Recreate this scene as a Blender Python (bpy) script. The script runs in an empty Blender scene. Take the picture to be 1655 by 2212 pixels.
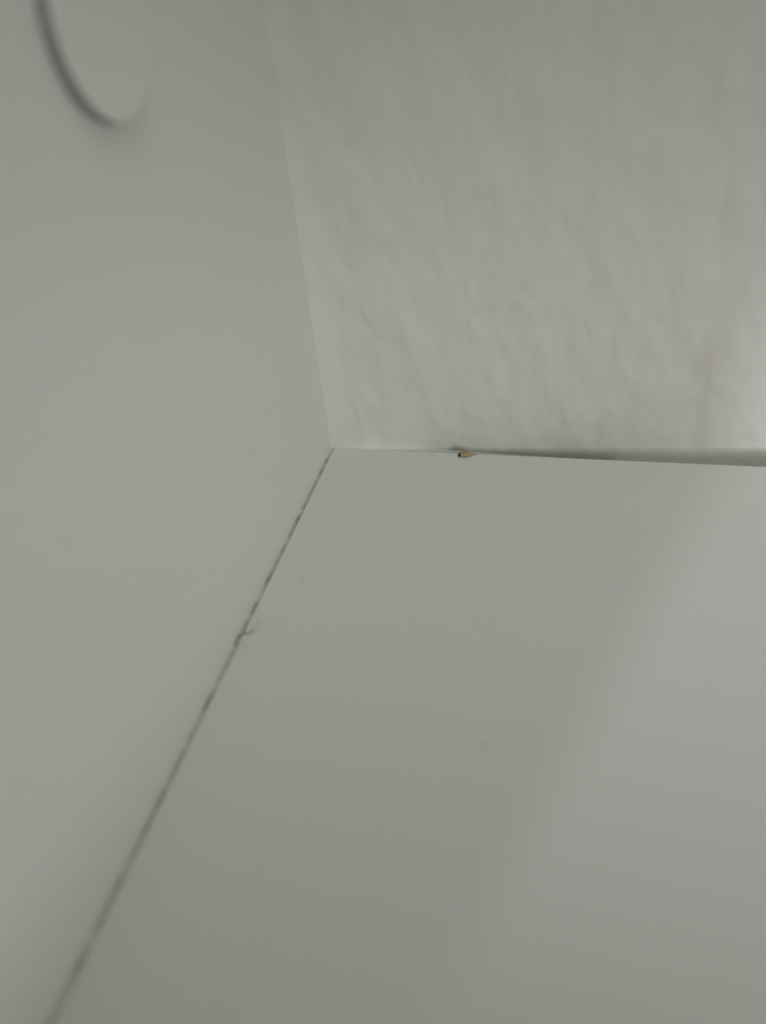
import bpy, bmesh, math, random
from mathutils import Vector, Matrix, noise
random.seed(4)
C = bpy.context.scene.collection
S = bpy.context.scene

# ---------------------------------------------------------------- camera
F = 1660.0
cam_d = bpy.data.cameras.new('camera'); cam = bpy.data.objects.new('camera', cam_d); C.objects.link(cam)
cam_d.sensor_fit = 'VERTICAL'; cam_d.sensor_height = 24.0
cam_d.lens = F * 24.0 / 2212.0
cam_d.clip_start = 0.005; cam_d.clip_end = 50
R = Matrix(((0.97233933, -0.06063154, 0.22556603), (0.21548461, 0.60548582, -0.76612877), (-0.09012547, 0.79354315, 0.60180285)))
CAM = Vector((0.13267518, -0.3589249, 0.23679149))
cam.matrix_world = Matrix.Translation(CAM) @ R.to_4x4()
cam_d.dof.use_dof = True
cam_d.dof.focus_distance = 0.425
cam_d.dof.aperture_fstop = cam_d.lens / 1000 / 0.0078      # aperture opening in metres
S.camera = cam

# ---------------------------------------------------------------- world, lights, exposure
w = bpy.data.worlds.new('room_light'); S.world = w; w.use_nodes = True
w.node_tree.nodes['Background'].inputs[0].default_value = (0.99, 1.0, 0.985, 1)
w.node_tree.nodes['Background'].inputs[1].default_value = 0.31

def area(name, loc, target, sx, sy, power, col=(1, 1, 1)):
    l = bpy.data.lights.new(name, 'AREA'); l.shape = 'RECTANGLE'; l.size = sx; l.size_y = sy
    l.energy = power; l.color = col
    o = bpy.data.objects.new(name, l); C.objects.link(o); o.location = loc
    o.rotation_euler = (Vector(target) - Vector(loc)).to_track_quat('-Z', 'Y').to_euler()
    return o
# broad key light added at the front right to brighten the wall
area('key_light_right', (1.75, -2.8, 0.98), (0.1, 0.0, 0.1), 1.0, 0.9, 44, (0.985, 1.0, 0.975))
# narrow slit of daylight at the far left, grazing past the cabinet's side
area('window_light_left', (-0.76, -2.55, 0.70), (0.22, 0.0, 0.05), 0.115, 0.36, 27, (0.95, 1.0, 1.0))
# unseen overhead light, added to brighten the back of the bottom board
area('overhead_fill_light', (0.45, -0.42, 1.45), (0.3, -0.3, 0.0), 0.5, 0.5, 2.5, (1.0, 1.0, 0.99))

vs = S.view_settings
vs.view_transform = 'Standard'; vs.look = 'None'; vs.gamma = 1.0; vs.use_curve_mapping = False
vs.exposure = -0.06

# ---------------------------------------------------------------- materials
def mat(name, base, rough=0.6, spec=0.3):
    m = bpy.data.materials.new(name); m.use_nodes = True
    nt = m.node_tree; b = nt.nodes['Principled BSDF']
    b.inputs['Base Color'].default_value = (*base, 1); b.inputs['Roughness'].default_value = rough
    b.inputs['Specular IOR Level'].default_value = spec
    return m, nt, b
def N(nt, t, **k):
    n = nt.nodes.new(t)
    for a, v in k.items(): setattr(n, a, v)
    return n
def mathn(nt, op, a, b=None, c=None, clamp=False):
    n = N(nt, 'ShaderNodeMath', operation=op); n.use_clamp = clamp
    for i, v in enumerate((a, b, c)):
        if v is None: continue
        if hasattr(v, 'is_output'): nt.links.new(v, n.inputs[i])
        else: n.inputs[i].default_value = v
    return n.outputs[0]
def noise_fac(nt, vec, scale, detail=3, dist=0.0):
    n = N(nt, 'ShaderNodeTexNoise'); n.inputs['Scale'].default_value = scale
    n.inputs['Detail'].default_value = detail; n.inputs['Distortion'].default_value = dist
    nt.links.new(vec, n.inputs['Vector']); return n.outputs['Fac']
def spot(nt, pos, centre, radii, wob, soft=0.5):
    """0..1 blotch at a fixed place of the object, edges made ragged by noise"""
    s = N(nt, 'ShaderNodeVectorMath', operation='SUBTRACT'); nt.links.new(pos, s.inputs[0]); s.inputs[1].default_value = centre
    m = N(nt, 'ShaderNodeVectorMath', operation='MULTIPLY'); nt.links.new(s.outputs[0], m.inputs[0])
    m.inputs[1].default_value = tuple(1.0 / r for r in radii)
    l = N(nt, 'ShaderNodeVectorMath', operation='LENGTH'); nt.links.new(m.outputs[0], l.inputs[0])
    d = mathn(nt, 'ADD', l.outputs['Value'], mathn(nt, 'MULTIPLY', mathn(nt, 'SUBTRACT', wob, 0.5), 2.2))
    return mathn(nt, 'DIVIDE', mathn(nt, 'SUBTRACT', 1.0, d), soft, clamp=True)
def tint(nt, colour_out, fac, col):
    mx = N(nt, 'ShaderNodeMix', data_type='RGBA')
    nt.links.new(fac, mx.inputs[0])
    if hasattr(colour_out, 'is_output'): nt.links.new(colour_out, mx.inputs[6])
    else: mx.inputs[6].default_value = (*colour_out, 1)
    mx.inputs[7].default_value = (*col, 1)
    return mx.outputs[2]

BOARD = (0.63, 0.64, 0.605)
m_board, nt, b = mat('white_melamine', BOARD, 0.55, 0.35)
g = N(nt, 'ShaderNodeNewGeometry').outputs['Position']
big = noise_fac(nt, g, 14, 2)
rag = noise_fac(nt, g, 420, 4)
col = tint(nt, BOARD, mathn(nt, 'MULTIPLY', big, 0.35), (0.64, 0.63, 0.60))
for cxyz, rad, strength, c in (
    ((0.0181, -0.1130, 0.0), (0.0012, 0.0018, 0.004), 0.45, (0.33, 0.31, 0.25)),
    ((0.0256, -0.1438, 0.0), (0.0014, 0.0016, 0.004), 0.22, (0.36, 0.35, 0.28)),
    ((0.0120, -0.1395, 0.0), (0.0014, 0.0016, 0.004), 0.20, (0.36, 0.33, 0.28)),
    ((0.1114, -0.1896, 0.0), (0.0022, 0.0018, 0.004), 0.18, (0.36, 0.35, 0.30)),
    ((0.0062, -0.1445, 0.0), (0.0045, 0.0080, 0.004), 0.30, (0.52, 0.44, 0.31)),
    ((0.0050, -0.1570, 0.0), (0.0045, 0.0070, 0.004), 0.20, (0.52, 0.42, 0.33))):
    f = mathn(nt, 'MULTIPLY', spot(nt, g, cxyz, rad, rag, 0.7), strength)
    col = tint(nt, col, f, c)
nt.links.new(col, b.inputs['Base Color'])
bp = N(nt, 'ShaderNodeBump'); bp.inputs['Strength'].default_value = 0.05; bp.inputs['Distance'].default_value = 0.0004
nt.links.new(noise_fac(nt, g, 900, 2), bp.inputs['Height']); nt.links.new(bp.outputs[0], b.inputs['Normal'])

WALL = (0.665, 0.67, 0.63)
m_wall, nt, b = mat('painted_plaster', WALL, 0.85, 0.15)
g = N(nt, 'ShaderNodeNewGeometry').outputs['Position']
mp = N(nt, 'ShaderNodeMapping'); nt.links.new(g, mp.inputs['Vector'])
mp.inputs['Rotation'].default_value = (0, math.radians(14), 0); mp.inputs['Scale'].default_value = (1, 1, 0.55)
mp2 = N(nt, 'ShaderNodeMapping'); nt.links.new(g, mp2.inputs['Vector'])
mp2.inputs['Rotation'].default_value = (0, math.radians(-32), 0); mp2.inputs['Scale'].default_value = (1, 1, 0.4)
n1 = noise_fac(nt, mp.outputs[0], 85, 1.5, 0.2)
n2 = noise_fac(nt, mp2.outputs[0], 55, 1.0, 0.2)
n3 = noise_fac(nt, g, 9, 2)
h = mathn(nt, 'ADD', mathn(nt, 'MULTIPLY', n1, 0.6), mathn(nt, 'MULTIPLY', n2, 0.8))
bp = N(nt, 'ShaderNodeBump'); bp.inputs['Strength'].default_value = 0.6; bp.inputs['Distance'].default_value = 0.0040
nt.links.new(h, bp.inputs['Height']); nt.links.new(bp.outputs[0], b.inputs['Normal'])
rag = noise_fac(nt, g, 60, 4)
col = tint(nt, WALL, mathn(nt, 'MULTIPLY', n3, 0.5), (0.66, 0.65, 0.60))
for cxyz, rad, strength, c in (
    ((0.2010, 0.024, 0.0480), (0.0085, 0.03, 0.020), 0.40, (0.60, 0.49, 0.37)),
    ((0.1960, 0.024, 0.0250), (0.0110, 0.03, 0.012), 0.10, (0.54, 0.47, 0.33)),
    ((0.2030, 0.024, 0.0830), (0.0070, 0.03, 0.008), 0.10, (0.56, 0.53, 0.32))):
    f = mathn(nt, 'MULTIPLY', spot(nt, g, cxyz, rad, rag, 1.6), strength)
    col = tint(nt, col, f, c)
nt.links.new(col, b.inputs['Base Color'])

m_dirt, nt, b = mat('joint_dirt', (0.2, 0.19, 0.16), 0.95, 0.05)
g = N(nt, 'ShaderNodeNewGeometry').outputs['Position']
rr = N(nt, 'ShaderNodeValToRGB'); nt.links.new(noise_fac(nt, g, 110, 5, 0.2), rr.inputs[0])
rr.color_ramp.elements[0].position = 0.36; rr.color_ramp.elements[0].color = (0.32, 0.31, 0.27, 1)
rr.color_ramp.elements[1].position = 0.62; rr.color_ramp.elements[1].color = (0.56, 0.55, 0.50, 1)
nt.links.new(rr.outputs[0], b.inputs['Base Color'])

m_cap, nt, b = mat('white_plastic', (0.63, 0.645, 0.60), 0.5, 0.3)
m_capd, nt, b = mat('cap_rim_shade', (0.26, 0.24, 0.23), 0.8, 0.2)  # dark colour stands in for shade on the cap's rim
m_crumb, nt, b = mat('brown_residue', (0.42, 0.37, 0.26), 0.9, 0.1)
m_larva, nt, b = mat('larva_skin', (0.55, 0.36, 0.16), 0.45, 0.4)
g = N(nt, 'ShaderNodeTexCoord').outputs['Object']
wv = N(nt, 'ShaderNodeTexWave', bands_direction='X'); wv.inputs['Scale'].default_value = 310; nt.links.new(g, wv.inputs['Vector'])
nt.links.new(tint(nt, (0.30, 0.20, 0.10), wv.outputs['Fac'], (0.38, 0.28, 0.16)), b.inputs['Base Color'])
b.inputs['Subsurface Weight'].default_value = 0.15; b.inputs['Subsurface Scale'].default_value = 0.001
m_head, nt, b = mat('larva_head', (0.035, 0.014, 0.012), 0.3, 0.5)
m_floor, nt, b = mat('floor_tiles', (0.42, 0.40, 0.36), 0.5, 0.4)
g = N(nt, 'ShaderNodeTexCoord').outputs['Object']
nt.links.new(tint(nt, (0.40, 0.38, 0.34), noise_fac(nt, g, 6, 4), (0.48, 0.46, 0.41)), b.inputs['Base Color'])

# ---------------------------------------------------------------- helpers
def link(name, bm, m, parent=None, smooth=False, bevel=0.0):
    me = bpy.data.meshes.new(name)
    bmesh.ops.recalc_face_normals(bm, faces=bm.faces)
    bm.to_mesh(me); bm.free(); me.materials.append(m)
    if smooth:
        for p in me.polygons: p.use_smooth = True
    o = bpy.data.objects.new(name, me); C.objects.link(o)
    if parent: o.parent = parent
    if bevel:
        mo = o.modifiers.new('bevel', 'BEVEL'); mo.width = bevel; mo.segments = 2; mo.limit_method = 'ANGLE'
    return o
def box(x0, x1, y0, y1, z0, z1):
    bm = bmesh.new()
    v = [bm.verts.new((x, y, z)) for x in (x0, x1) for y in (y0, y1) for z in (z0, z1)]
    for f in ((0, 1, 3, 2), (4, 6, 7, 5), (0, 4, 5, 1), (2, 3, 7, 6), (0, 2, 6, 4), (1, 5, 7, 3)): bm.faces.new([v[i] for i in f])
    return bm
def thing(name, loc, label, cat):
    o = bpy.data.objects.new(name, None); C.objects.link(o); o.location = loc
    o.empty_display_size = 0.05; o['label'] = label; o['category'] = cat
    return o

# ---------------------------------------------------------------- the setting
# plastered wall: a little out of square with the cabinet, so a wedge-shaped gap opens to the right;
# at the cabinet's left side a shallow cove is added, shaped to catch a bright strip
COVE, PROUD = 0.018, 0.0042
def wall_y(x):
    base = PROUD + 0.130 * (math.sqrt(x * x + 0.06 ** 2) - 0.06)
    if x < 0: return PROUD + 0.0005 + 0.02 * x if x < -0.017 else 0.0005
    if x < COVE:
        t = 1 - x / COVE
        return base - PROUD * t ** 2.0
    return base
xs = [-1.6, -0.8, -0.2, -0.05, -0.02, -0.0165, -0.012, 0.0] + [COVE * i / 30 for i in range(1, 31)] + [0.05, 0.1, 0.2, 0.3, 0.45, 0.6, 0.7]
bm = bmesh.new()
far = wall_y(0.7)
prof = [(x, wall_y(x)) for x in xs] + [(2.6, far)]
rows = []
for z in (-1.0, 1.6):
    rows.append([bm.verts.new((x, y, z)) for x, y in prof])
back = [[bm.verts.new((x, 0.2, z)) for x in (-1.6, 2.6)] for z in (-1.0, 2.4)]
for i in range(len(prof) - 1):
    bm.faces.new((rows[0][i], rows[0][i + 1], rows[1][i + 1], rows[1][i]))
bm.faces.new([rows[0][0], rows[1][0], back[1][0], back[0][0]])
bm.faces.new([rows[0][-1], back[0][1], back[1][1], rows[1][-1]])
bm.faces.new([back[0][0], back[1][0], back[1][1], back[0][1]])
bm.faces.new(rows[1] + [back[1][1], back[1][0]])
bm.faces.new(rows[0][::-1] + [back[0][0], back[0][1]])
o = link('wall_back', bm, m_wall, smooth=False); o['kind'] = 'structure'
for p in o.data.polygons:
    if abs(p.normal.z) < 0.5 and p.normal.y < -0.3 and -0.001 < p.center.x < 0.69: p.use_smooth = True
o = link('floor', box(-1.6, 2.6, -3.0, 0.2, -1.04, -1.0), m_floor); o['kind'] = 'structure'

# ---------------------------------------------------------------- the cabinet
DEP = 0.56; W = 1.20; T = 0.016; H = 0.48; SH = 0.36
cab = thing('cabinet', (0.60, -0.28, -0.016), 'white open-topped cabinet whose board joint is lined with grey dirt, against rough wall', 'cabinet')
def part(name, bm, m, label=None, parent=cab, **k):
    o = link(name, bm, m, **k)
    bpy.context.view_layer.update()
    o.parent = parent
    o.matrix_parent_inverse = Matrix.Translation(-Vector(parent.location)) if parent.type == 'EMPTY' else parent.matrix_world.inverted()
    if label: o['label'] = label
    return o
side = part('side_panel', box(-T, 0, -DEP, 0, -T, H), m_board, bevel=0.0004)
part('side_panel', box(W, W + T, -DEP, 0, -T, H), m_board, bevel=0.0004)
GAP = 0.0019
bot = part('bottom_panel', box(GAP, W, -DEP, 0, -T, 0), m_board, bevel=0.0004)
bm = bmesh.new()
tri = [[bm.verts.new((x, y, z)) for x, z in ((0, 0.205), (0.05, 0.215), (0.30, SH), (0, SH))] for y in (-DEP, -DEP + T)]
bm.faces.new(tri[0]); bm.faces.new(tri[1][::-1])
for i in range(4): bm.faces.new((tri[0][i], tri[0][(i + 1) % 4], tri[1][(i + 1) % 4], tri[1][i]))
part('left_light_blocker', bm, m_board)  # out of view, added to cut the top off the left light
part('front_shade_lip', box(0, W, -DEP, -DEP + T, 0, 0.10), m_board, bevel=0.0004)  # unseen lip added to darken the front of the bottom board
part('top_shade_board', box(0, W, -DEP + T, -0.28, H - T, H), m_board, bevel=0.0004)  # added above the view to keep overhead light off the front
part('front_shade_rail', box(0, W, -DEP, -DEP + T, SH, H), m_board, bevel=0.0004)  # unseen rail, put in to shade the upper wall
# dirt packed in the joint between side and bottom: a narrow strip with a lumpy top
bm = bmesh.new(); n = 260; prev = None
for i in range(n + 1):
    y = -DEP + (DEP - 0.0002) * i / n
    z = -0.00045 + 0.00035 * noise.noise(Vector((0, y * 160, 3))) + 0.0002 * noise.noise(Vector((0, y * 500, 9)))
    wd = GAP + 0.0001
    cur = [bm.verts.new(p) for p in ((0.0, y, z), (wd, y, z - 0.0002), (wd, y, -0.004), (0.0, y, -0.004))]
    if prev:
        for k in range(4): bm.faces.new((prev[k], prev[(k + 1) % 4], cur[(k + 1) % 4], cur[k]))
    else: bm.faces.new(cur)
    prev = cur
bm.faces.new(prev[::-1])
part('joint_dirt', bm, m_dirt, label='grey dirt line packed in the joint')

# filler added between bottom board and wall, its ramp imitating fading shade
bm = bmesh.new(); prev = None; n = 80; L = 0.16
for i in range(n + 1):
    t = i / n; x = 0.0002 + L * t
    zb = -0.0002 - 0.013 * max(0, t - 0.16) ** 1.15 / 0.82
    zw = zb + 0.0022 * min(1, x / 0.02) * max(0, 1 - t / 0.45)
    yb = wall_y(x) + 0.0006
    zw = max(zw, -0.0150)
    cur = [bm.verts.new(p) for p in ((x, 0.0, zb), (x, yb, zw), (x, yb, -0.0155), (x, 0.0, -0.0155))]
    if prev:
        for k in range(4): bm.faces.new((prev[k], prev[(k + 1) % 4], cur[(k + 1) % 4], cur[k]))
    else: bm.faces.new(cur)
    prev = cur
bm.faces.new(prev[::-1])
part('gap_shade_ramp', bm, m_wall, smooth=False)

# smears of brown residue at the joint
def blob(cx, cy, r, h, seed):
    bm = bmesh.new(); nn = 14; rings = 4; R0 = []
    top = bm.verts.new((cx, cy, h))
    for j in range(1, rings + 1):
        q = j / rings; ring = []
        for i in range(nn):
            a = 2 * math.pi * i / nn
            rr = q * (1 + 0.55 * noise.noise(Vector((math.cos(a) * 1.3, math.sin(a) * 1.3, seed))))
            zz = h * (1 - q ** 2) * (0.7 + 0.6 * random.random())
            ring.append(bm.verts.new((max(cx + r[0] * rr * math.cos(a), 0.0001), cy + r[1] * rr * math.sin(a), zz if j < rings else 0.00001)))
        R0.append(ring)
    for i in range(nn): bm.faces.new((top, R0[0][i], R0[0][(i + 1) % nn]))
    for j in range(rings - 1):
        for i in range(nn): bm.faces.new((R0[j][i], R0[j + 1][i], R0[j + 1][(i + 1) % nn], R0[j][(i + 1) % nn]))
    bm.faces.new(R0[-1])
    return bm
res = thing('residue', (0.003, -0.150, 0.0), 'small brown crumbly smear on the dirty joint, left of the board\'s specks', 'dirt')
for cx, cy, r, h, s in ((0.0012, -0.1525, (0.0011, 0.0028), 0.0007, 1), (0.0034, -0.1487, (0.0018, 0.0009), 0.00035, 5), (0.0052, -0.1470, (0.0012, 0.0009), 0.0002, 8)):
    part('crumb', blob(cx, cy, r, h, s), m_crumb, parent=res, smooth=True)

# round cover on the side panel: thin white cap standing off on a neck coloured dark for shade
def disc(x0, x1, r0, r1, cy, cz, nn=72):
    bm = bmesh.new(); a = [bm.verts.new((x0, cy + r0 * math.cos(2 * math.pi * i / nn), cz + r0 * math.sin(2 * math.pi * i / nn))) for i in range(nn)]
    c = [bm.verts.new((x1, cy + r1 * math.cos(2 * math.pi * i / nn), cz + r1 * math.sin(2 * math.pi * i / nn))) for i in range(nn)]
    for i in range(nn): bm.faces.new((a[i], a[(i + 1) % nn], c[(i + 1) % nn], c[i]))
    bm.faces.new(a[::-1]); bm.faces.new(c)
    return bm
DY, DZ, DR = -0.1350, 0.2226, 0.0238
cap = thing('cover_cap', (0, DY, DZ), 'round white cover cap standing proud of the left side panel, rim coloured dark for shade', 'cap')
part('neck', disc(0.0, 0.0034, DR, DR - 0.0004, DY, DZ), m_capd, label='rim under the cap, shade put into its dark grey', parent=cap, smooth=False)
part('cap_face', disc(0.0034, 0.0042, DR, DR - 0.0005, DY, DZ), m_cap, parent=cap, bevel=0.0003)

# ---------------------------------------------------------------- the larva
larva = thing('larva', (0.0795, -0.0018, 0.0), 'small yellowish brown larva with dark head lying on the white board\'s back edge', 'larva')
p0, p1 = Vector((0.0752, -0.0030, 0.0)), Vector((0.0852, -0.0001, 0.0))
def tube_profile(samples):
    bm = bmesh.new(); nn = 20; prev = None
    for t, r in samples:
        c = p0.lerp(p1, t) + Vector((0, -0.0009 * math.sin(t * math.pi), 0)); cz = r * 0.92
        cur = []
        for i in range(nn):
            a = 2 * math.pi * i / nn
            cur.append(bm.verts.new((c.x - 0.25 * r * math.cos(a), c.y + r * math.cos(a), cz + r * 0.92 * math.sin(a))))
        if prev:
            for i in range(nn): bm.faces.new((prev[i], prev[(i + 1) % nn], cur[(i + 1) % nn], cur[i]))
        else: bm.faces.new(cur)
        prev = cur
    bm.faces.new(prev[::-1])
    return bm
sm = []
for i in range(61):
    t = 0.10 + 0.90 * i / 60
    env = 0.00150 * (math.sin(min(1, (t + 0.10) / 0.42) * math.pi / 2) ** 0.8) * (1 - max(0, (t - 0.38) / 0.62) ** 1.15) + 0.00012
    sm.append((t, env * (1 + 0.07 * math.sin(t * math.pi * 2 * 12))))
part('body', tube_profile(sm), m_larva, parent=larva, smooth=True)
hs = []
for i in range(13):
    u = -1 + 2 * i / 12
    hs.append((0.085 + 0.125 * u, 0.00128 * math.sqrt(max(0.0, 1 - u * u)) + 0.00002))
part('head', tube_profile(hs), m_head, label='dark brown head', parent=larva, smooth=True)
for k in range(3):
    for s in (-1, 1):
        t = 0.20 + 0.07 * k; c = p0.lerp(p1, t)
        bm = bmesh.new()
        bmesh.ops.create_cone(bm, segments=8, radius1=0.00006, radius2=0.00018, depth=0.0008,
                              matrix=Matrix.Translation((c.x, c.y + s * 0.0009, 0.0004)) @ Matrix.Rotation(s * 0.5, 4, 'X'), cap_ends=True)
        part('leg', bm, m_larva, parent=larva, smooth=True)
